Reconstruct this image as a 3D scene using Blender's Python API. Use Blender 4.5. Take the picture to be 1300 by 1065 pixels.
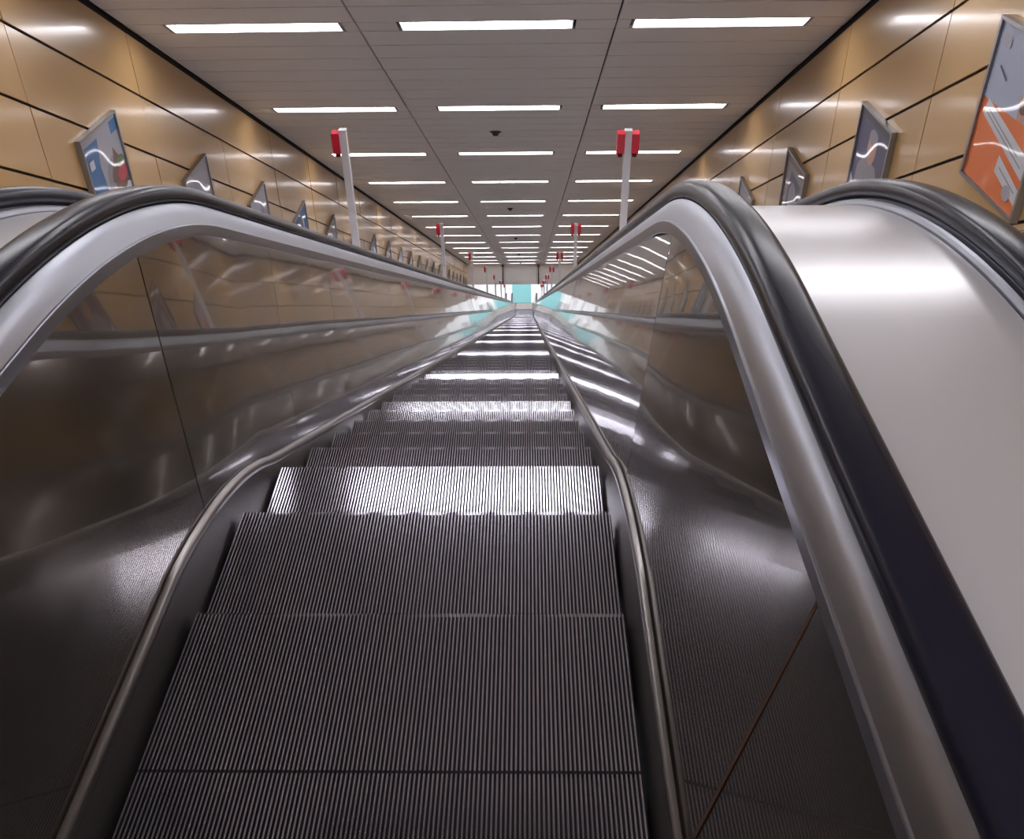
import bpy, math, random
from mathutils import Vector, Matrix
R = math.radians
S = R(30.0); CS, SN = math.cos(S), math.sin(S)
random.seed(7)
for o in list(bpy.data.objects): bpy.data.objects.remove(o, do_unlink=True)
scn = bpy.context.scene
COL = scn.collection

# ------------------------------------------------------------------ camera
cd = bpy.data.cameras.new('camera'); cam = bpy.data.objects.new('camera', cd); COL.objects.link(cam)
cd.sensor_fit = 'HORIZONTAL'; cd.sensor_width = 36.0
cd.lens = 36.0 * 1179.0 / 1300.0
cd.shift_y = -45.0 / 1300.0
cd.clip_start = 0.02; cd.clip_end = 300
F = Vector((-0.01865854, 0.82174973, -0.56954302)); RT = Vector((0.99981527, 0.01270629, -0.01442157)); UP = Vector((0.00461414, 0.56970689, 0.821835))
mw = Matrix((RT, UP, -F)).transposed().to_4x4(); mw.translation = Vector((0.28173, -1.46090, 1.66377))
cam.matrix_world = mw
scn.camera = cam
# ------------------------------------------------------------------ world and exposure
w = bpy.data.worlds.new('world'); scn.world = w; w.use_nodes = True
w.node_tree.nodes['Background'].inputs[0].default_value = (0.02, 0.02, 0.025, 1)
w.node_tree.nodes['Background'].inputs[1].default_value = 1.0
vs = scn.view_settings
vs.view_transform = 'Standard'; vs.look = 'None'; vs.exposure = 0.0; vs.gamma = 1.0; vs.use_curve_mapping = False
LAMP = 20.0            # radiance of the tunnel's light strips
HALL = 24.0            # radiance of the lower hall's lights
BACK = 27.0; NEAR = 17.0    # radiance of the upper hall's light strips

# ------------------------------------------------------------------ helpers
class MB:
    def __init__(s): s.v = []; s.f = []; s.m = []
    def face(s, pts, mi=0):
        i = len(s.v); s.v += [tuple(p) for p in pts]; s.f.append(tuple(range(i, i + len(pts)))); s.m.append(mi)
    def hexa(s, a, mi=0):      # 8 points: bottom quad 0-3, top quad 4-7
        i = len(s.v); s.v += [tuple(p) for p in a]
        for q in ((3, 2, 1, 0), (4, 5, 6, 7), (0, 1, 5, 4), (1, 2, 6, 5), (2, 3, 7, 6), (3, 0, 4, 7)):
            s.f.append(tuple(i + k for k in q)); s.m.append(mi)
    def box(s, x0, x1, y0, y1, z0, z1, mi=0):
        s.hexa([(x0, y0, z0), (x1, y0, z0), (x1, y1, z0), (x0, y1, z0), (x0, y0, z1), (x1, y0, z1), (x1, y1, z1), (x0, y1, z1)], mi)
    def sbox(s, x0, x1, s0, s1, h0, h1, mi=0):   # box in the tunnel's sloping frame
        a = [SH(x, ss, hh) for hh in (h0, h1) for (x, ss) in ((x0, s0), (x1, s0), (x1, s1), (x0, s1))]
        s.hexa(a, mi)
    def lathe(s, prof, n=20, c=(0, 0, 0), mi=0, ax='z'):
        i = len(s.v)
        for (r, z) in prof:
            for k in range(n):
                a = 2 * math.pi * k / n; x, y = r * math.cos(a), r * math.sin(a)
                q = (x, y, z) if ax == 'z' else (z, x, y)
                s.v.append((q[0] + c[0], q[1] + c[1], q[2] + c[2]))
        for j in range(len(prof) - 1):
            for k in range(n):
                s.f.append((i + j * n + k, i + j * n + (k + 1) % n, i + (j + 1) * n + (k + 1) % n, i + (j + 1) * n + k)); s.m.append(mi)
        s.f.append(tuple(i + k for k in range(n))[::-1]); s.m.append(mi)
        s.f.append(tuple(i + (len(prof) - 1) * n + k for k in range(n))); s.m.append(mi)
    def sweep(s, frames, prof, closed=False, mi=0, caps=False):
        """frames: (y, z, ny, nz); prof: (x, h); h may be a function of the frame's slope fraction"""
        i = len(s.v); n = len(prof)
        for fr in frames:
            y, z, ny, nz = fr[:4]
            for (x, h) in prof:
                hh = h(fr[4]) if callable(h) else h
                s.v.append((x, y + ny * hh, z + nz * hh))
        m = n if closed else n - 1
        for j in range(len(frames) - 1):
            for k in range(m):
                s.f.append((i + j * n + k, i + j * n + (k + 1) % n, i + (j + 1) * n + (k + 1) % n, i + (j + 1) * n + k)); s.m.append(mi)
        if caps:
            s.f.append(tuple(i + k for k in range(n))); s.m.append(mi)
            s.f.append(tuple(i + (len(frames) - 1) * n + k for k in range(n))[::-1]); s.m.append(mi)
    def build(s, name, mats, parent=None, smooth=False, loc=None, angle=35):
        me = bpy.data.meshes.new(name); me.from_pydata(s.v, [], s.f)
        if not isinstance(mats, (list, tuple)): mats = [mats]
        for m in mats: me.materials.append(m)
        for p, mi in zip(me.polygons, s.m): p.material_index = mi
        me.validate(); me.update()
        import bmesh
        bm = bmesh.new(); bm.from_mesh(me); bmesh.ops.recalc_face_normals(bm, faces=bm.faces)
        if smooth:
            for f in bm.faces: f.smooth = True
            for e in bm.edges:
                if len(e.link_faces) == 2 and e.calc_face_angle(0) > R(angle): e.smooth = False
        bm.to_mesh(me); bm.free()
        o = bpy.data.objects.new(name, me); COL.objects.link(o)
        if loc is not None: o.location = loc
        if parent is not None: o.parent = parent
        return o

def SH(x, s, h):    # sloping tunnel frame: s runs down the slope, h is perpendicular to the line of step noses
    return (x, 0.8295 + s * CS + h * SN, -0.2281 - s * SN + h * CS)

def tag(o, label=None, cat=None, group=None, kind=None):
    if label: o['label'] = label
    if cat: o['category'] = cat
    if group: o['group'] = group
    if kind: o['kind'] = kind
    return o
def empty(name, loc, label, cat, group=None):
    o = bpy.data.objects.new(name, None); COL.objects.link(o); o.location = loc; o.empty_display_size = 0.1
    return tag(o, label, cat, group)
def copy_tree(o, loc):
    c = o.copy(); COL.objects.link(c); c.location = loc
    def rec(src, dst):
        for ch in src.children:
            d = ch.copy(); COL.objects.link(d); d.parent = dst; rec(ch, d)
    rec(o, c); return c

# ------------------------------------------------------------------ materials
def mat(name, col, rough=0.5, metal=0.0, coat=0.0, coat_r=0.05, emit=None, es=0, spec=0.5):
    m = bpy.data.materials.new(name); m.use_nodes = True
    b = m.node_tree.nodes['Principled BSDF']
    b.inputs['Base Color'].default_value = (*col, 1); b.inputs['Roughness'].default_value = rough
    b.inputs['Metallic'].default_value = metal; b.inputs['Coat Weight'].default_value = coat
    b.inputs['Coat Roughness'].default_value = coat_r; b.inputs['Specular IOR Level'].default_value = spec
    if emit: b.inputs['Emission Color'].default_value = (*emit, 1); b.inputs['Emission Strength'].default_value = es
    return m
def vary(m, scale=3, amt=0.15, rough=0.0, stretch=(1, 1, 1), detail=4):
    nt = m.node_tree; b = nt.nodes['Principled BSDF']
    tc = nt.nodes.new('ShaderNodeTexCoord'); mp = nt.nodes.new('ShaderNodeMapping'); nz = nt.nodes.new('ShaderNodeTexNoise')
    mp.inputs['Scale'].default_value = stretch; nz.inputs['Scale'].default_value = scale; nz.inputs['Detail'].default_value = detail
    nt.links.new(tc.outputs['Object'], mp.inputs[0]); nt.links.new(mp.outputs[0], nz.inputs[0])
    c = b.inputs['Base Color'].default_value[:3]
    mx = nt.nodes.new('ShaderNodeMix'); mx.data_type = 'RGBA'
    mx.inputs[6].default_value = (*[x * (1 - amt) for x in c], 1); mx.inputs[7].default_value = (*[min(1, x * (1 + amt)) for x in c], 1)
    nt.links.new(nz.outputs[0], mx.inputs[0]); nt.links.new(mx.outputs[2], b.inputs['Base Color'])
    if rough:
        r0 = b.inputs['Roughness'].default_value
        mr = nt.nodes.new('ShaderNodeMapRange'); mr.inputs[1].default_value = 0.3; mr.inputs[2].default_value = 0.7
        mr.inputs[3].default_value = max(0.02, r0 - rough); mr.inputs[4].default_value = r0 + rough
        nt.links.new(nz.outputs[0], mr.inputs[0]); nt.links.new(mr.outputs[0], b.inputs['Roughness'])
    return m
def bump(m, scale, dist, stretch=(1, 1, 1), detail=1, strength=1.0, coat=False):
    nt = m.node_tree; b = nt.nodes['Principled BSDF']
    tc = nt.nodes.new('ShaderNodeTexCoord'); mp = nt.nodes.new('ShaderNodeMapping'); nz = nt.nodes.new('ShaderNodeTexNoise')
    mp.inputs['Scale'].default_value = stretch; nz.inputs['Scale'].default_value = scale; nz.inputs['Detail'].default_value = detail
    nt.links.new(tc.outputs['Object'], mp.inputs[0]); nt.links.new(mp.outputs[0], nz.inputs[0])
    bp = nt.nodes.new('ShaderNodeBump'); bp.inputs['Distance'].default_value = dist; bp.inputs['Strength'].default_value = strength
    nt.links.new(nz.outputs[0], bp.inputs['Height'])
    prev = b.inputs['Normal'].links[0].from_socket if b.inputs['Normal'].links else None
    if prev is not None: nt.links.new(prev, bp.inputs['Normal'])
    nt.links.new(bp.outputs[0], b.inputs['Normal'])
    if coat: nt.links.new(bp.outputs[0], b.inputs['Coat Normal'])
    return m

M = {}
M['wall'] = bump(vary(mat('ochre_enamel', (0.51, 0.315, 0.130), 0.30, 0.0, coat=0.5, coat_r=0.12), 0.6, 0.05), 0.55, 0.010, detail=0, coat=True)
M['black'] = mat('black_gap', (0.012, 0.010, 0.012), 0.7)
M['ceil'] = vary(mat('ceiling_panel', (0.86, 0.82, 0.79), 0.5, 0.0), 0.8, 0.06)
M['lamp'] = mat('light_diffuser', (0.9, 0.9, 0.9), 0.4, emit=(0.965, 0.955, 1.0), es=LAMP)
M['lamp_hall'] = mat('hall_light_diffuser', (0.9, 0.9, 0.9), 0.4, emit=(1.0, 0.99, 1.0), es=HALL)
M['lamp_back'] = mat('upper_hall_light_diffuser', (0.9, 0.9, 0.9), 0.4, emit=(0.965, 0.955, 1.0), es=BACK)
M['lamp_near'] = mat('head_of_stairs_light_diffuser', (0.9, 0.9, 0.9), 0.4, emit=(0.965, 0.955, 1.0), es=NEAR)
M['trough'] = mat('light_trough', (0.62, 0.60, 0.60), 0.45)
M['panel'] = bump(bump(vary(mat('stainless_balustrade', (0.20, 0.178, 0.158), 0.15, 0.86, coat=1.0, coat_r=0.03), 1.2, 0.05), 1.1, 0.0020, detail=0, coat=True), 5.0, 0.00016, stretch=(1, 1.6, 0.5), detail=1, coat=True)
M['panel'].node_tree.nodes['Principled BSDF'].inputs['Coat IOR'].default_value = 1.7
M['skirt'] = vary(mat('dark_skirt', (0.16, 0.145, 0.14), 0.38, 0.8), 4, 0.12)
M['mould'] = vary(mat('skirt_moulding_metal', (0.30, 0.28, 0.27), 0.33, 1.0), 6, 0.08)
M['band'] = vary(mat('brushed_aluminium', (0.42, 0.43, 0.48), 0.38, 1.0), 8, 0.06, stretch=(1, .2, .2))
M['rubber'] = mat('black_rubber', (0.018, 0.018, 0.034), 0.27, 0.0, spec=0.32)
M['deck'] = bump(vary(mat('satin_deck', (0.84, 0.83, 0.86), 0.26, 0.25, spec=0.8), 2.0, 0.03), 1.2, 0.002, detail=0)
M['cleat'] = mat('step_cleat', (0.60, 0.585, 0.66), 0.15, 0.85)
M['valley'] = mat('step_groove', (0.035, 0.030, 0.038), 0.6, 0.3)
M['post'] = mat('post_grey', (0.78, 0.76, 0.78), 0.4)
M['red'] = mat('red_plastic', (0.75, 0.015, 0.045), 0.35)
M['darkred'] = mat('dark_red_plastic', (0.25, 0.008, 0.015), 0.4)
M['frame'] = mat('poster_frame_metal', (0.30, 0.29, 0.29), 0.35, 0.8)
M['bulk'] = vary(mat('concrete_beige', (0.88, 0.85, 0.82), 0.7), 1.5, 0.08)
M['white'] = vary(mat('white_wall', (0.82, 0.82, 0.84), 0.5), 1.0, 0.03)
M['floor'] = vary(mat('light_stone_floor', (0.74, 0.74, 0.75), 0.3), 1.5, 0.05)
M['floor_up'] = vary(mat('grey_stone_floor', (0.20, 0.19, 0.19), 0.4), 3, 0.15)
M['dark_wall'] = vary(mat('upper_hall_wall', (0.60, 0.59, 0.62), 0.6), 1, 0.1)
M['teal'] = mat('teal_reflection', (0.15, 0.42, 0.44), 0.5)  # teal reflection in the metal landing plate, put into the base colour
M['darkmetal'] = mat('dark_metal', (0.06, 0.045, 0.05), 0.45, 0.5)
M['seam'] = mat('brown_joint', (0.10, 0.045, 0.02), 0.6)

# ------------------------------------------------------------------ escalator curve (line of step noses)
YC1, RC1 = 0.4344, 1.54
ZB = -26.8
YC2, RC2 = YC1 - ZB / math.tan(S), 1.5
T1, T2 = RC1 * math.tan(S / 2), RC2 * math.tan(S / 2)
YA, YB = YC1 - T1, YC2 + T2
A1, A2 = RC1 * S, RC2 * S
SL = (YC2 - YC1) / CS - T1 - T2
U0 = YA; U1 = U0 + A1; U2 = U1 + SL; U3 = U2 + A2     # u equals y on the upper landing
def curve(u):
    if u <= U0: return (u, 0.0, 0.0, 1.0, 0.0)
    if u <= U1:
        a = (u - U0) / RC1; return (YA + RC1 * math.sin(a), -RC1 * (1 - math.cos(a)), math.sin(a), math.cos(a), a / S)
    if u <= U2:
        d = T1 + (u - U1); return (YC1 + d * CS, -d * SN, SN, CS, 1.0)
    if u <= U3:
        a = (U3 - u) / RC2; return (YB - RC2 * math.sin(a), ZB + RC2 * (1 - math.cos(a)), math.sin(a), math.cos(a), a / S)
    return (YB + (u - U3), ZB, 0.0, 1.0, 0.0)
def frames(ua, ub):
    us = {round(ua, 5), round(ub, 5)}
    for k in range(25):
        us.add(round(U0 + A1 * k / 24, 5)); us.add(round(U2 + A2 * k / 24, 5))
    k = math.ceil(ua / 4.0)
    while k * 4.0 < ub: us.add(k * 4.0); k += 1
    return [curve(u) for u in sorted(us) if ua - 1e-6 <= u <= ub + 1e-6]
UTOP, UEND = -2.5, U3 + 0.75      # balustrade ends
hm = lambda d: (lambda t: 0.11 - 0.085 * t + d)

# ------------------------------------------------------------------ step (shared mesh, origin at its nose)
def step_mesh():
    b = MB(); n = 111; pitch = 0.998 / n; wd = 0.0037; hz = 0.0105; D = 0.404
    path = [(-D, 0), (-0.006, 0), (0.0, -0.004), (-0.006, -0.05), (-0.022, -0.11), (-0.048, -0.18), (-0.08, -0.24)]
    nr = [(0, -1), (0, -1), (-.7, -.7), (-1, 0), (-1, 0), (-1, 0), (-1, 0)]
    for k in range(n):
        xc = -0.499 + pitch * (k + 0.5); i = len(b.v)
        for (y, z), (a, c) in zip(path, nr):
            b.v += [(xc - wd / 2, y, z), (xc + wd / 2, y, z), (xc + wd / 2 + .0006, y + a * hz, z + c * hz), (xc - wd / 2 - .0006, y + a * hz, z + c * hz)]
        for j in range(len(path) - 1):
            q = i + 4 * j
            for s_ in (0, 1, 3):
                t_ = (s_ + 1) % 4
                b.f.append((q + s_, q + t_, q + 4 + t_, q + 4 + s_)); b.m.append(0 if s_ == 0 else 1)  # cleat sides take the dark groove colour, their shading painted in
        b.f.append((i, i + 1, i + 2, i + 3)); b.m.append(1)
    i = len(b.v)
    for (y, z), (a, c) in zip(path, nr):
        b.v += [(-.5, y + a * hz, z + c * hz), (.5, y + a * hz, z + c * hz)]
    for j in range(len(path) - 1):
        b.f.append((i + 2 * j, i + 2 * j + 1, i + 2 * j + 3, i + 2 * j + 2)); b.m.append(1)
    b.box(-.5, .5, -D, -0.05, -.05, -.012, 1)
    return b

stepm = None
def esc_side(root, sg, seams, brown=False):
    def X(pr): return [(sg * x, h) for (x, h) in pr]
    side = 'left' if sg < 0 else 'right'
    a, e = UTOP, UEND
    b = MB(); b.sweep(frames(a, e), X([(.508, -.28), (.509, -.03), (.524, hm(-.018))])); b.build('skirt_panel', M['skirt'], root, True)
    b = MB(); b.sweep(frames(a, e), X([(.526, hm(-.03)), (.5225, hm(-.016)), (.5225, hm(-.008)), (.526, hm(.0)), (.533, hm(.005)), (.540, hm(.005)), (.5435, hm(.0)), (.5435, hm(-.05))]))
    b.build('skirt_moulding', M['mould'], root, True, angle=50)
    b = MB(); P0, P1 = (.5425, hm(-.004)), (.668, .716)
    us = [a] + [s for s in seams if a < s < e - .2] + [e]
    def strip(ua, ub, l0, l1, pts, mi):
        fs = []
        n = max(2, int((ub - ua) / (.045 if (ub < U1 + .5 or ua > U2 - .5) else 1.0)))
        rws = []
        for q in range(n + 1):
            t = q / n; u = ua + (ub - ua) * t; ln = l0 + (l1 - l0) * t; rw = []
            for (x, h, w_) in pts:
                y, z, ny, nz, fr_ = curve(u + ln * w_); hh = h(fr_) if callable(h) else h
                rw.append((sg * x, y + ny * hh, z + nz * hh))
            rws.append(rw)
        i0 = len(b.v); m_ = len(pts)
        for rw in rws: b.v += rw
        for q in range(n):
            for k in range(m_ - 1): b.f.append((i0 + q * m_ + k, i0 + q * m_ + k + 1, i0 + (q + 1) * m_ + k + 1, i0 + (q + 1) * m_ + k)); b.m.append(mi)
    LEAN = .12
    for j in range(len(us) - 1):
        l0 = 0 if j == 0 else (.02 if us[j] < -.3 else LEAN); l1 = 0 if j == len(us) - 2 else (.02 if us[j + 1] < -.3 else LEAN)
        strip(us[j] + .0018, us[j + 1] - .0018, l0, l1, [(P0[0] + .006, hm(-.03), 0), (P0[0], P0[1], 0), (P1[0], P1[1], 1), (P1[0] + .02, .735, 1)], 0)
    b.sweep(frames(a, e), X([(P0[0] + .010, hm(-.004)), (P1[0] + .010, .72)]), mi=1)
    if brown:
        u = seams[0]; strip(u - .004, u + .004, .02, .02, [(P0[0] - .0008, hm(.004), 0), (P1[0] - .0008, .715, 1)], 2)
    b.build('balustrade_panel', [M['panel'], M['black'], M['seam']], root, True, angle=20)
    # handrail guide: lip, wide bright band, inner groove, outer rib
    b = MB()
    b.sweep(frames(a, e), X([(.668, .710), (.664, .713), (.6635, .716), (.6635, .744), (.6650, .7465), (.6685, .7475), (.674, .760), (.680, .774), (.688, .788), (.697, .799), (.706, .8055), (.710, .803), (.714, .794), (.724, .792), (.724, .806), (.762, .806), (.762, .794), (.779, .792), (.7815, .799), (.786, .801), (.791, .797), (.7945, .788), (.7945, .76)]))
    b.build('handrail_guide', M['band'], root, True, angle=18)
    # handrail with the turns at both newels
    fr = frames(a, e); HC = .828; rr = .30
    y0, z0 = fr[0][0], fr[0][1]; y1, z1 = fr[-1][0], fr[-1][1]
    def newel(yc, zc, s_):   # s_=-1 at the top end, +1 at the bottom end
        out = []
        for k in range(0, 19):
            t = math.pi * k / 18; ny, nz = s_ * math.sin(t), math.cos(t)
            out.append((yc + ny * (rr - HC), zc + HC - rr + nz * (rr - HC), ny, nz, 0))
        return out
    top = [(y, z, ny, nz, 0) for (y, z, ny, nz, _) in newel(y0, z0, -1)]
    # newel frames: centre at (y0, z0+HC-rr); profile offset h measured so that h=HC gives radius rr
    path = list(reversed(top)) + fr[1:-1] + newel(y1, z1, 1)
    prof = []
    for k in range(28):
        t = 2 * math.pi * k / 28; c_, s_ = math.cos(t), math.sin(t)
        ex = abs(c_) ** .66 * (1 if c_ > 0 else -1); ey = abs(s_) ** .80 * (1 if s_ > 0 else -1)
        prof.append((.743 + .043 * ex, .827 + (.029 if s_ > 0 else .025) * ey))
    b = MB(); b.sweep(path, X(prof), closed=True, caps=True); b.build('handrail', M['rubber'], root, True, angle=60)
    # newel end plates
    for (yc, zc, s_) in ((y0, z0, -1), (y1, z1, 1)):
        b = MB()
        pts = [(yc, zc + HC - 2 * rr + .02)] + [(yc + s_ * math.sin(math.pi * k / 12) * (rr - .03), zc + HC - rr - math.cos(math.pi * k / 12) * (rr - .03)) for k in range(13)] + [(yc, zc + .79)]
        i = len(b.v); n = len(pts)
        for x in (.70, .785): b.v += [(sg * x, y, z) for (y, z) in pts]
        b.f.append(tuple(range(i, i + n))); b.m.append(0); b.f.append(tuple(range(i + n, i + 2 * n))[::-1]); b.m.append(0)
        for k in range(n): b.f.append((i + k, i + (k + 1) % n, i + n + (k + 1) % n, i + n + k)); b.m.append(0)
        b.build('newel_cap', M['band'], root, True)
        b = MB(); ya, yb = sorted((yc, yc + s_ * .22))
        b.box(min(sg * .56, sg * .785), max(sg * .56, sg * .785), ya, yb, zc, zc + .24)
        b.build('newel_plinth', M['band'], root)

def escalator(cx, label, seamsL, seamsR, full):
    global stepm
    root = empty('escalator', (cx, -1.6, 0), label, 'escalator')
    hold = bpy.data.objects.new('tmp', None)
    inv = (0, 1.6, 0)
    before = set(COL.objects)
    esc_side(root, -1, seamsL); esc_side(root, 1, seamsR, brown=full)
    # landing plates with comb
    for (ya, yb, z, s_) in ((UTOP - .35, -1.32, 0.0, 1), (U3c + .35, YENDB + .35, ZB, -1)):
        b = MB(); b.box(-.505, .505, ya, yb, z - .03, z + .006)
        e_ = yb if s_ > 0 else ya
        for k in range(56):
            x = -.5 + (k + .5) * 1.0 / 56
            y2 = e_ + s_ * .045
            b.hexa([(x - .003, min(e_, y2), z - .008), (x + .003, min(e_, y2), z - .008), (x + .003, max(e_, y2), z - .008), (x - .003, max(e_, y2), z - .008),
                    (x - .003, min(e_, y2), z + (.005 if s_ > 0 else 0)), (x + .003, min(e_, y2), z + (.005 if s_ > 0 else 0)), (x + .003, max(e_, y2), z + (0 if s_ > 0 else .005)), (x - .003, max(e_, y2), z + (0 if s_ > 0 else .005))])
        b.build('comb_plate', M['mould'], root)
    us = []; k = -3
    while 0.01 + 0.405 * k < U3 + .35: us.append(0.01 + 0.405 * k); k += 1
    if full:
        first = None
        for n_, u in enumerate(us[:100]):
            y, z = curve(u)[:2]
            if first is None: first = o = step_mesh().build('step', [M['cleat'], M['valley']], root)
            else: o = first.copy(); COL.objects.link(o); o.parent = root
            o.location = (0, y, z)
        b = MB(); sm = step_mesh_far()
        for u in us[100:]:
            y, z = curve(u)[:2]; i = len(b.v); b.v += [(p[0], p[1] + y, p[2] + z) for p in sm.v]; b.f += [tuple(i + q for q in f) for f in sm.f]; b.m += sm.m
        o = b.build('step', [M['cleat'], M['valley']], root); o['kind'] = 'stuff'
    else:
        b = MB(); sm = step_mesh_far()
        for u in us:
            y, z = curve(u)[:2]; i = len(b.v); b.v += [(p[0], p[1] + y, p[2] + z) for p in sm.v]; b.f += [tuple(i + q for q in f) for f in sm.f]; b.m += sm.m
        o = b.build('step', [M['cleat'], M['valley']], root); o['kind'] = 'stuff'
    for o in set(COL.objects) - before:
        if o.parent == root: o.location = Vector(o.location) + Vector(inv)
    return root
def step_mesh_far():       # the same step with wider cleats, for the ones many metres down
    b = MB(); n = 40; pitch = 1.0 / n; D = .404
    for k in range(n):
        x = -.5 + pitch * (k + .5)
        b.box(x - pitch * .24, x + pitch * .24, -D, 0, -.012, 0, 0)
    b.box(-.5, .5, -D, 0, -.05, -.012, 1)
    i = len(b.v); pts = [(0, -.004), (-.006, -.05), (-.022, -.11), (-.048, -.18), (-.08, -.24)]
    for (y, z) in pts: b.v += [(-.5, y, z), (.5, y, z)]
    for j in range(4): b.f.append((i + 2 * j, i + 2 * j + 1, i + 2 * j + 3, i + 2 * j + 2)); b.m.append(1)
    return b
U3c = curve(U3)[0]; YENDB = curve(UEND)[0]

PL, PR = 1.85, 1.98
seL = [.27 + .95 * k for k in range(-2, 58)]
seR = [-.62] + [.47 + .95 * k for k in range(0, 56)]
escalator(0.0, 'middle escalator with empty grooved steps descending straight ahead', seL, seR, True)
escalator(-PL, 'escalator beyond the left deck, only its black handrail showing', seL, seR, False)
escalator(PR, 'escalator beyond the white right deck, beside the ochre wall', seL, seR, False)

# ------------------------------------------------------------------ decks between the escalators
XWL, XWR, HCL = -3.27, 3.11, 2.97
def deck(x0, x1, label):
    b = MB()
    fr = frames(UTOP - .2, UEND + .2)
    b.sweep(fr, [(x0, .74), (x0, .781), (x0 + .004, .785), (x1 - .004, .785), (x1, .781), (x1, .74)], closed=True, caps=True)
    y0 = fr[0][0]; y1 = fr[-1][0]
    b.box(x0, x1, y0, y0 + .03, 0.0, .745); b.box(x0, x1, y1 - .03, y1, ZB, ZB + .745)
    o = b.build('deck_panel', M['deck'], None, True, angle=30)
    o2 = tag(o, label, 'deck panel', 'sheet metal decks beside the escalators')
    return o
deck(.796, PR - .796, 'pale satin metal deck just right of the middle escalator')
deck(-PL + .796, -.796, 'pale metal deck just left of the middle escalator')
deck(PR + .796, XWR - .035, 'pale metal deck between right-hand escalator and right wall')
deck(XWL + .035, -PL - .796, 'pale metal deck between left-hand escalator and left wall')

# ------------------------------------------------------------------ side walls: sloping rows of enamel panels with black gaps
HG = [-.55, -.03, .47, .96, 1.45, 1.94, 2.43, 2.925]
VJ0, VJP = 5.02, 1.925
def hy(y, h):   # point on the wall plane at world y with slope height h  -> z
    # h = ((z+.2281) + (y-.8295)*tan30) * cos30
    return h / CS - .2281 - (y - .8295) * math.tan(S)
def wall(side, xw):
    b = MB(); sg = 1 if side == 'left' else -1
    t = .022
    YE = 46.3
    k0 = -5; k1 = int((YE - VJ0) / VJP) + 1
    for j in range(len(HG) - 1):
        h0, h1 = HG[j] + .011, HG[j + 1] - .011
        for k in range(k0, k1):
            off = 0 if j % 1 == 0 else VJP / 2
            ya = VJ0 + k * VJP + .005; yb = min(VJ0 + (k + 1) * VJP - .005, YE)
            if yb - ya < .05: continue
            x0, x1 = (xw, xw + t) if sg > 0 else (xw - t, xw)
            dx = random.uniform(-.0035, .0035)
            P8 = []
            for h in (h0, h1):
                for (x, y) in ((x0, ya), (x1 + (dx if sg > 0 else 0), ya), (x1 - (dx if sg > 0 else 0), yb), (x0, yb)):
                    P8.append((x, y, hy(y, h)))
            b.hexa(P8, 0)
    xa, xb = (xw - .1, xw + .002) if sg > 0 else (xw - .002, xw + .1)
    ya, yb = VJ0 + k0 * VJP, YE
    b.hexa([(xa, ya, hy(ya, -.6)), (xb, ya, hy(ya, -.6)), (xb, yb, hy(yb, -.6)), (xa, yb, hy(yb, -.6)), (xa, ya, hy(ya, 3.15)), (xb, ya, hy(ya, 3.15)), (xb, yb, hy(yb, 3.15)), (xa, yb, hy(yb, 3.15))], 1)
    o = b.build('wall_' + side, [M['wall'], M['black']]); tag(o, kind='structure')
wall('left', XWL); wall('right', XWR)

# ------------------------------------------------------------------ ceiling: transverse slats, light rows every 3.42 m
XM = -.08; S0, DP, NR = 5.485, 3.42, 14
LW = .26
rows = [S0 + DP * k for k in range(NR)]
SEND = rows[-1] + .9
SX1, SX2 = 3.09, .86
b = MB()
xs = [XWL + .02, XM - 1.14, XM + 1.14, XWR - .02]
allrows = [S0 - DP * 3, S0 - DP * 2, SX2, SX1] + rows
sl = (DP - LW) / 7.0
lx = (-2.05, 0.0, 2.05)
for ri, r in enumerate(allrows):
    gap = (allrows[ri + 1] - r if ri + 1 < len(allrows) else DP) - LW
    nq = max(1, round(gap / sl)); sl_ = gap / nq
    for q in range(nq):
        s0 = r + LW / 2 + q * sl_; s1 = min(s0 + sl_, SEND + .4)
        if s1 - s0 < .05: continue
        for c in range(3):
            b.sbox(xs[c] + .009, xs[c + 1] - .009, s0 + .008, s1 - .008, HCL, HCL + .03, 0)
    # the strip of the light row between the fittings
    cuts = [xs[0], XM - 2.05 - .78, XM - 2.05 + .78, xs[1], XM - .78, XM + .78, xs[2], XM + 2.05 - .78, XM + 2.05 + .78, xs[3]]
    for (a_, c_) in ((0, 1), (2, 3), (3, 4), (5, 6), (6, 7), (8, 9)):
        b.sbox(cuts[a_] + .006, cuts[c_] - .006, r - LW / 2 + .005, r + LW / 2 - .005, HCL, HCL + .025, 0)
b.sbox(XWL - .1, XWR + .1, allrows[0] - .1, SEND + .6, HCL + .16, HCL + .2, 1)
ceil = b.build('ceiling', [M['ceil'], M['black']]); tag(ceil, kind='structure')

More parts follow.
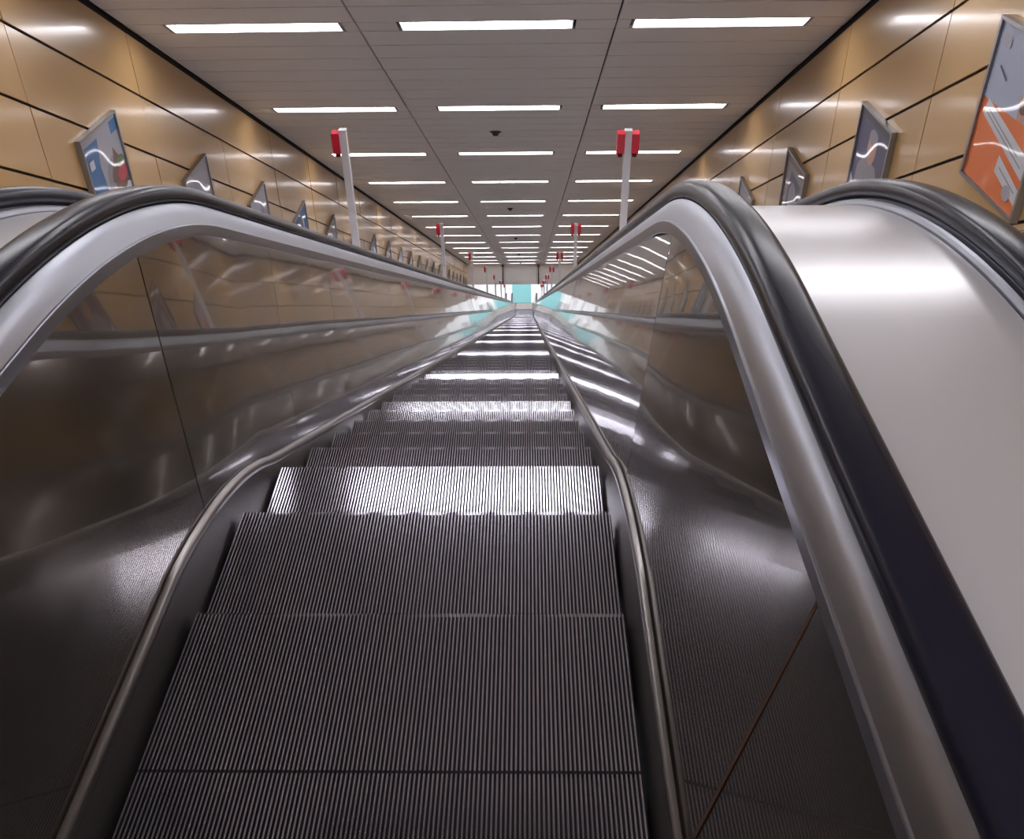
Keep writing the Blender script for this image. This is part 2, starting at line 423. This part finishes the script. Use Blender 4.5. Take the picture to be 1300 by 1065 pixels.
# light fittings
def light_proto(m):
    root = empty('ceiling_light', (0, 0, 0), 'x', 'ceiling light')
    b = MB(); L = .765; W2 = .12; d = .085
    # trough: open tray seen from below, local frame x across, s along, h up
    b.box(-L, -L + .012, -W2, W2, .0, d); b.box(L - .012, L, -W2, W2, .0, d)
    b.box(-L + .012, L - .012, -W2, -W2 + .006, .0, d); b.box(-L + .012, L - .012, W2 - .006, W2, .0, d); b.box(-L, L, -W2, W2, d, d + .008)
    b.build('housing', M['trough'], root)
    b = MB(); L2 = L - .016; w2 = W2 - .008
    for i in range(6):
        pass
    prof = [(-w2, .072), (-w2, .052), (-w2 * .72, .036), (0, .030), (w2 * .72, .036), (w2, .052), (w2, .072)]
    i = len(b.v)
    xsx = [(-L2, .55), (-L2 + .12, 1.0), (L2 - .12, 1.0), (L2, .55)]
    for (x, f) in xsx:
        for (y, z) in prof: b.v.append((x, y * f, .072 - (.072 - z) * f))
    n = len(prof)
    for j in range(3):
        for k in range(n - 1): b.f.append((i + j * n + k, i + j * n + k + 1, i + (j + 1) * n + k + 1, i + (j + 1) * n + k)); b.m.append(0)
        b.f.append((i + j * n, i + j * n + n - 1, i + (j + 1) * n + n - 1, i + (j + 1) * n)); b.m.append(0)
    b.f.append(tuple(range(i, i + n))); b.m.append(0); b.f.append(tuple(range(i + 3 * n, i + 4 * n))); b.m.append(0)
    b.build('diffuser', m, root, True, angle=50)
    return root
ORD = ['first', 'second', 'third', 'fourth', 'fifth', 'sixth', 'seventh', 'eighth', 'ninth', 'tenth', 'eleventh', 'twelfth', 'thirteenth', 'fourteenth', 'fifteenth', 'sixteenth', 'seventeenth', 'eighteenth', 'nineteenth', 'twentieth', 'twenty-first', 'twenty-second', 'twenty-third']
cname = ['left-hand', 'middle', 'right-hand']
proto = None
for r, s in enumerate(rows):
    for c in range(3):
        if proto is None: o = proto = light_proto(M['lamp'])
        else: o = copy_tree(proto, (0, 0, 0))
        o.location = SH(XM + lx[c], s, HCL); o.rotation_euler = (-S, 0, 0)
        word = 'nearest' if r == 0 else ('farthest' if r == NR - 1 else ORD[r])
        tag(o, '%s white light strip in the %s row of the sloping ceiling' % (cname[c], word), 'ceiling light', 'light strips in the tunnel ceiling')
near = None
for (s, nm) in ((SX1, 'just above the top of the picture'), (SX2, 'over the head of the stairs')):
    for c in range(3):
        if near is None: o = near = light_proto(M['lamp_near'])
        else: o = copy_tree(near, (0, 0, 0))
        o.location = SH(XM + lx[c], s, HCL); o.rotation_euler = (-S, 0, 0)
        tag(o, '%s white light strip %s' % (cname[c], nm), 'ceiling light', 'light strips in the tunnel ceiling')
backl = None
for yy in (-2.7, -4.8):
    for c in range(3):
        if backl is None: o = backl = light_proto(M['lamp_back'])
        else: o = copy_tree(backl, (0, 0, 0))
        o.location = (XM + lx[c], yy, 5.2); tag(o, '%s light strip in the %s row of the upper hall ceiling' % (cname[c], 'front' if yy > -4 else 'rear'), 'ceiling light', 'upper hall light strips')

# smoke detectors along the middle of the ceiling
for k, y in enumerate((11.37, 20.2, 28.9, 37.6, 45.0)):
    s = ((y - .8295) - HCL * SN) / CS
    b = MB(); b.lathe([(.065, 0), (.065, -.014), (.045, -.03), (.036, -.055), (.015, -.06)], 20)
    root = empty('smoke_detector', SH(XM - .1, s, HCL), 'small dark round detector on the ceiling between light rows, %s from the top' % ORD[k], 'detector', 'round ceiling detectors')
    root.rotation_euler = (-S, 0, 0)
    b.build('housing', M['darkmetal'], root, True)
    b = MB(); b.lathe([(.085, .0), (.085, -.006), (.066, -.009)], 20); b.build('base_ring', M['darkmetal'], root, True)

# ------------------------------------------------------------------ posts with red emergency stop boxes
def stop_post(x, y, label, sides, group):
    # deck surface under the post
    h = .7855; z = hy(y, h) ; top = hy(y, 1.70)
    root = empty('emergency_stop_post', (x, y, z), label, 'post', group)
    H = top - z
    b = MB(); w2 = .024
    tn = math.tan(S); b.hexa([(-w2, -w2, w2 * tn), (w2, -w2, w2 * tn), (w2, w2, -w2 * tn), (-w2, w2, -w2 * tn), (-w2, -w2, H), (w2, -w2, H), (w2, w2, H), (-w2, w2, H)]); b.build('post', M['post'], root)
    q = .05; b = MB(); b.hexa([(-q, -q, q * tn), (q, -q, q * tn), (q, q, -q * tn), (-q, q, -q * tn), (-q, -q, q * tn + .012), (q, -q, q * tn + .012), (q, q, -q * tn + .012), (-q, q, -q * tn + .012)]); b.build('base_plate', M['post'], root)
    b = MB(); b.box(-w2 - .002, w2 + .002, -w2 - .002, w2 + .002, H, H + .012); b.build('cap', M['post'], root)
    for sd in sides:
        b = MB(); xa, xb = sorted((sd * w2, sd * (w2 + .052)))
        z0, z1 = H - .175, H - .005
        b.hexa([(xa, -.035, z0 + .03), (xb, -.035, z0 + .03), (xb, .035, z0), (xa, .035, z0), (xa, -.045, z1), (xb, -.045, z1), (xb, .04, z1), (xa, .04, z1)])
        bx = b.build('stop_box', M['red'], root)
        b = MB(); b.lathe([(.017, 0), (.019, -.012), (.014, -.02), (.004, -.022)], 14, ax='z'); bb = b.build('stop_button', M['darkred'], bx, True)
        bb.location = ((xa + xb) / 2, -.0, z0 + .012)
    return root
for k in range(7):
    y = 4.72 + 6.22 * k
    stop_post(-.985, y, '%s pale post on left deck carrying one red stop box' % ('nearest' if k == 0 else ORD[k]), (-1,), 'emergency stop posts on the left deck')
    stop_post(.975, y + .1, '%s pale post on right deck carrying two red stop boxes' % ('nearest' if k == 0 else ORD[k]), (-1, 1), 'emergency stop posts on the right deck')

# ------------------------------------------------------------------ framed posters
PW, PH = .76, .97
def pm(name, c, coat=True):
    m = mat('print_' + name, c, 0.45, coat=0.9 if coat else 0, coat_r=0.04)
    return bump(m, 2.2, 0.010, detail=0, coat=True)
PMK = {'blue': (.05, .16, .36), 'pale': (.36, .35, .40), 'white': (.58, .58, .62), 'grey': (.26, .25, .28), 'dark': (.05, .045, .06), 'brown': (.16, .08, .06), 'red': (.48, .05, .08),
       'orange': (.72, .17, .04), 'skin': (.50, .28, .22), 'night': (.07, .07, .14), 'sky': (.36, .40, .52), 'green': (.10, .16, .07)}
PM = {k: pm(k, c) for k, c in PMK.items()}; keys = list(PM)
def ell(cx, cy, rx, ry, n=24): return [(cx + rx * math.cos(2 * math.pi * k / n), cy + ry * math.sin(2 * math.pi * k / n)) for k in range(n)]
full = [(0, 0), (1, 0), (1, 1), (0, 1)]
def rect(a, b_, c, d): return [(a, b_), (c, b_), (c, d), (a, d)]
DES = {
 'citadel': [('pale', full), ('blue', [(0, 0), (.36, 0), (.40, .35), (.34, .7), (.42, .93), (0, .93)]), ('blue', rect(.8, .86, 1, .97)), ('grey', ell(.68, .52, .24, .17)), ('brown', [(.52, .36), (1, .34), (1, .60), (.84, .66), (.74, .76), (.70, .66), (.56, .54)]),
            ('green', ell(.86, .6, .12, .05)), ('red', ell(.84, .48, .13, .07)), ('grey', [(.38, .12), (.62, .12), (.6, .45), (.45, .55)]), ('white', [(.25, .0), (1, .0), (1, .36), (.92, .38)]), ('red', [(.78, 0), (1, 0), (1, .22), (.93, .12)]), ('white', rect(.08, .72, .2, .80))],
 'greyface': [('pale', full), ('grey', [(0, 0), (1, 0), (1, .35), (.5, .5), (0, .4)]), ('sky', ell(.55, .62, .25, .2)), ('white', rect(.1, .05, .5, .14))],
 'stripes': [('pale', full), ('grey', rect(.1, .1, .3, .85)), ('sky', rect(.38, .1, .5, .85)), ('grey', rect(.6, .1, .75, .8)), ('white', rect(.1, .02, .9, .08))],
 'night': [('blue', full), ('white', ell(.62, .7, .14, .17)), ('night', ell(.55, .72, .12, .15)), ('grey', [(0, 0), (1, 0), (1, .3), (.4, .45), (0, .3)]), ('red', rect(.6, .04, .9, .1))],
 'orange': [('sky', full), ('orange', rect(0, 0, 1, .52)), ('dark', [(.72, .55), (1, .52), (1, .95), (.86, .97), (.76, .86), (.70, .7)]), ('skin', [(.62, .52), (.92, .52), (.98, .78), (.86, .88), (.70, .74), (.60, .66)]), ('brown', ell(.68, .6, .06, .035)),
            ('white', [(.08, .42), (1, .22), (1, .36), (.10, .53)]), ('white', [(.52, .16), (1, .06), (1, .16), (.53, .27)]), ('grey', [(.14, .47), (.8, .335), (.8, .345), (.14, .48)]), ('grey', [(.14, .44), (.9, .285), (.9, .295), (.14, .45)]), ('grey', [(.58, .20), (.92, .13), (.92, .14), (.58, .21)]),
            ('pale', rect(.08, .86, .22, .94)), ('night', [(.14, .74), (.3, .68), (.31, .69), (.15, .755)]), ('pale', ell(.80, .10, .07, .05))],
 'figure': [('night', full), ('grey', [(.12, .2), (.88, .2), (.86, .5), (.70, .62), (.3, .62), (.16, .5)]), ('grey', rect(.42, .55, .60, .7)), ('skin', ell(.51, .74, .14, .15)), ('grey', ell(.51, .83, .14, .07)), ('night', rect(.2, .2, .8, .34)), ('white', [(0, 0), (.85, 0), (0, .38)]), ('orange', [(0, 0), (.24, 0), (0, .16)]), ('dark', rect(0, .93, 1, 1))],
 'book': [('brown', full), ('grey', rect(.08, .1, .92, .9)), ('night', [(.2, .3), (.7, .25), (.85, .8), (.3, .85)]), ('pale', ell(.5, .55, .2, .2)), ('white', rect(.1, .04, .7, .12))],
 'reddish': [('grey', full), ('red', rect(.1, .2, .5, .6)), ('skin', ell(.6, .7, .2, .17)), ('pale', rect(.1, .05, .9, .14))],
 'field': [('sky', full), ('green', rect(0, 0, 1, .4)), ('white', ell(.4, .55, .24, .13)), ('grey', rect(.55, .08, .95, .16))],
}
protos = {}
def poster(xw, sg, yc, design, label, group):
    ztop = -.85 - (yc - 5.875) * math.tan(S)
    key = (design, sg)
    loc = (xw + sg * .024, yc, ztop - PH)
    if key in protos:
        o = copy_tree(protos[key], loc)
    else:
        o = protos[key] = empty('framed_poster', loc, 'x', 'poster')
        def P3(u, v, d): return (sg * d, sg * (u - .5) * PW, v * PH)
        b = MB(); t = .022
        def bar(u0, u1, v0, v1):
            xa, xb = sorted((0, sg * .045)); ya, yb = sorted((sg * (u0 - .5) * PW, sg * (u1 - .5) * PW)); b.box(xa, xb, ya, yb, v0 * PH, v1 * PH)
        tu, tv = t / PW, t / PH
        bar(0, tu, 0, 1); bar(1 - tu, 1, 0, 1); bar(tu, 1 - tu, 0, tv); bar(tu, 1 - tu, 1 - tv, 1)
        b.build('frame', M['frame'], o)
        b = MB(); used = []
        x0, x1 = sorted((sg * .004, sg * .028)); b.box(x0, x1, -PW / 2 + t, PW / 2 - t, t, PH - t, 0)
        for li, (k, poly) in enumerate(DES[design]):
            if k not in used: used.append(k)
            pts = [P3(tu + u * (1 - 2 * tu), tv + v * (1 - 2 * tv), .0285 + .0004 * li) for (u, v) in poly]
            b.face(pts, used.index(k))
        b.build('print', [PM[k] for k in used], o)
    tag(o, label, 'poster', group)
    return o
dl = ['citadel', 'greyface', 'stripes', 'night', 'greyface', 'stripes', 'night', 'book', 'field', 'greyface', 'reddish', 'stripes', 'night', 'book', 'greyface', 'field', 'stripes', 'night', 'reddish', 'greyface', 'book']
lab = {0: 'large framed poster with blue left side and dark building, first on left ochre wall', 1: 'pale grey framed poster, second down the left ochre wall', 2: 'pale framed poster with grey vertical stripes, third down the left wall', 3: 'small blue framed poster with white curl, fourth down the left wall'}
for k in range(21):
    poster(XWL, 1, 5.875 + 1.925 * k, dl[k], lab.get(k, '%s framed poster down the left ochre wall' % ORD[k]), 'framed posters along the left wall')
labR = ['big framed poster with orange lower half and face, right picture edge', 'framed poster of grey figure on dark background, right ochre wall', 'narrow-looking brownish framed poster, third down the right wall', 'small framed poster tip just above the right handrail crest']
for k, d in enumerate(['orange', 'figure', 'book', 'reddish']):
    poster(XWR, -1, (3.86 if k == 0 else 5.83 + 1.925 * (k - 1)), d, labR[k], 'framed posters along the right wall')

# ------------------------------------------------------------------ lower hall
b = MB(); b.box(XWL - .1, XWR + .1, 46.3, 46.5, -24.38, -21.6); tag(b.build('trim_1', M['bulk']), kind='structure')
b = MB(); b.box(XWL - 2, XWR + 2, 46.5, 60, -24.2, -24.1); tag(b.build('ceiling.001', M['white']), kind='structure')
b = MB(); b.box(XWL - 2, XWR + 2, YENDB + .36, 60, ZB - .1, ZB); tag(b.build('floor.001', M['floor']), kind='structure')
b = MB(); b.box(XWL - 2.1, XWR + 2.1, 60, 60.1, ZB - .1, -24.1); tag(b.build('wall_back', M['white']), kind='structure')
b = MB(); b.box(XWL - .1, XWL, 46.3, 60, ZB - .1, -24.1); tag(b.build('wall_left.001', M['white']), kind='structure')
b = MB(); b.box(XWR, XWR + .1, 46.3, 60, ZB - .1, -24.1); tag(b.build('wall_right.001', M['white']), kind='structure')
b = MB(); b.box(-.78, .42, YENDB + .36, 51.4, ZB, ZB + .012); tag(b.build('landing_plate', M['teal']), 'landing plate with painted turquoise reflection at the foot of the middle escalator', 'landing plate')  # lower landing plate, its reflection of a teal wall painted as flat colour
for (x, lb) in ((-1.22, 'dark thin post with round head on the bulkhead, left of turquoise landing plate'), (.84, 'dark thin post with round head on the bulkhead, right of turquoise landing plate')):
    root = empty('signal_post', (x, 46.25, -24.35), lb, 'post')
    b = MB(); b.box(-.03, .03, -.03, .05, 0, 1.2); b.build('post', M['darkmetal'], root)
    b = MB(); b.lathe([(.02, -.05), (.075, -.04), (.08, 0), (.06, .05), (.02, .06)], 16, c=(0, 0, 1.22)); b.build('head', M['darkred'], root, True)
hl = None
for yy in (48.0, 50.5, 53.5, 57.0):
    for c in range(3):
        if hl is None: o = hl = light_proto(M['lamp_hall'])
        else: o = copy_tree(hl, (0, 0, 0))
        o.location = (XM + lx[c], yy, -24.29); tag(o, '%s bright light strip on the lower hall ceiling' % cname[c], 'ceiling light', 'lower hall light strips')

# ------------------------------------------------------------------ upper hall (behind the camera)
b = MB(); b.box(XWL - .1, XWR + .1, -9, UTOP - .35, -.2, 0); tag(b.build('floor', M['floor_up']), kind='structure')
b = MB(); b.box(XWL - .1, XWR + .1, -9.1, -9, -.2, 5.4); tag(b.build('wall_front', M['dark_wall']), kind='structure')
b = MB(); b.box(XWL - .1, XWR + .1, -9, -1.9, 5.3, 5.4); tag(b.build('ceiling.002', M['dark_wall']), kind='structure')
b = MB(); b.box(XWL - .1, XWL, -9, VJ0 - 5 * VJP, -.2, 5.4); tag(b.build('wall_left.002', M['dark_wall']), kind='structure')
b = MB(); b.box(XWR, XWR + .1, -9, VJ0 - 5 * VJP, -.2, 5.4); tag(b.build('wall_right.002', M['dark_wall']), kind='structure')
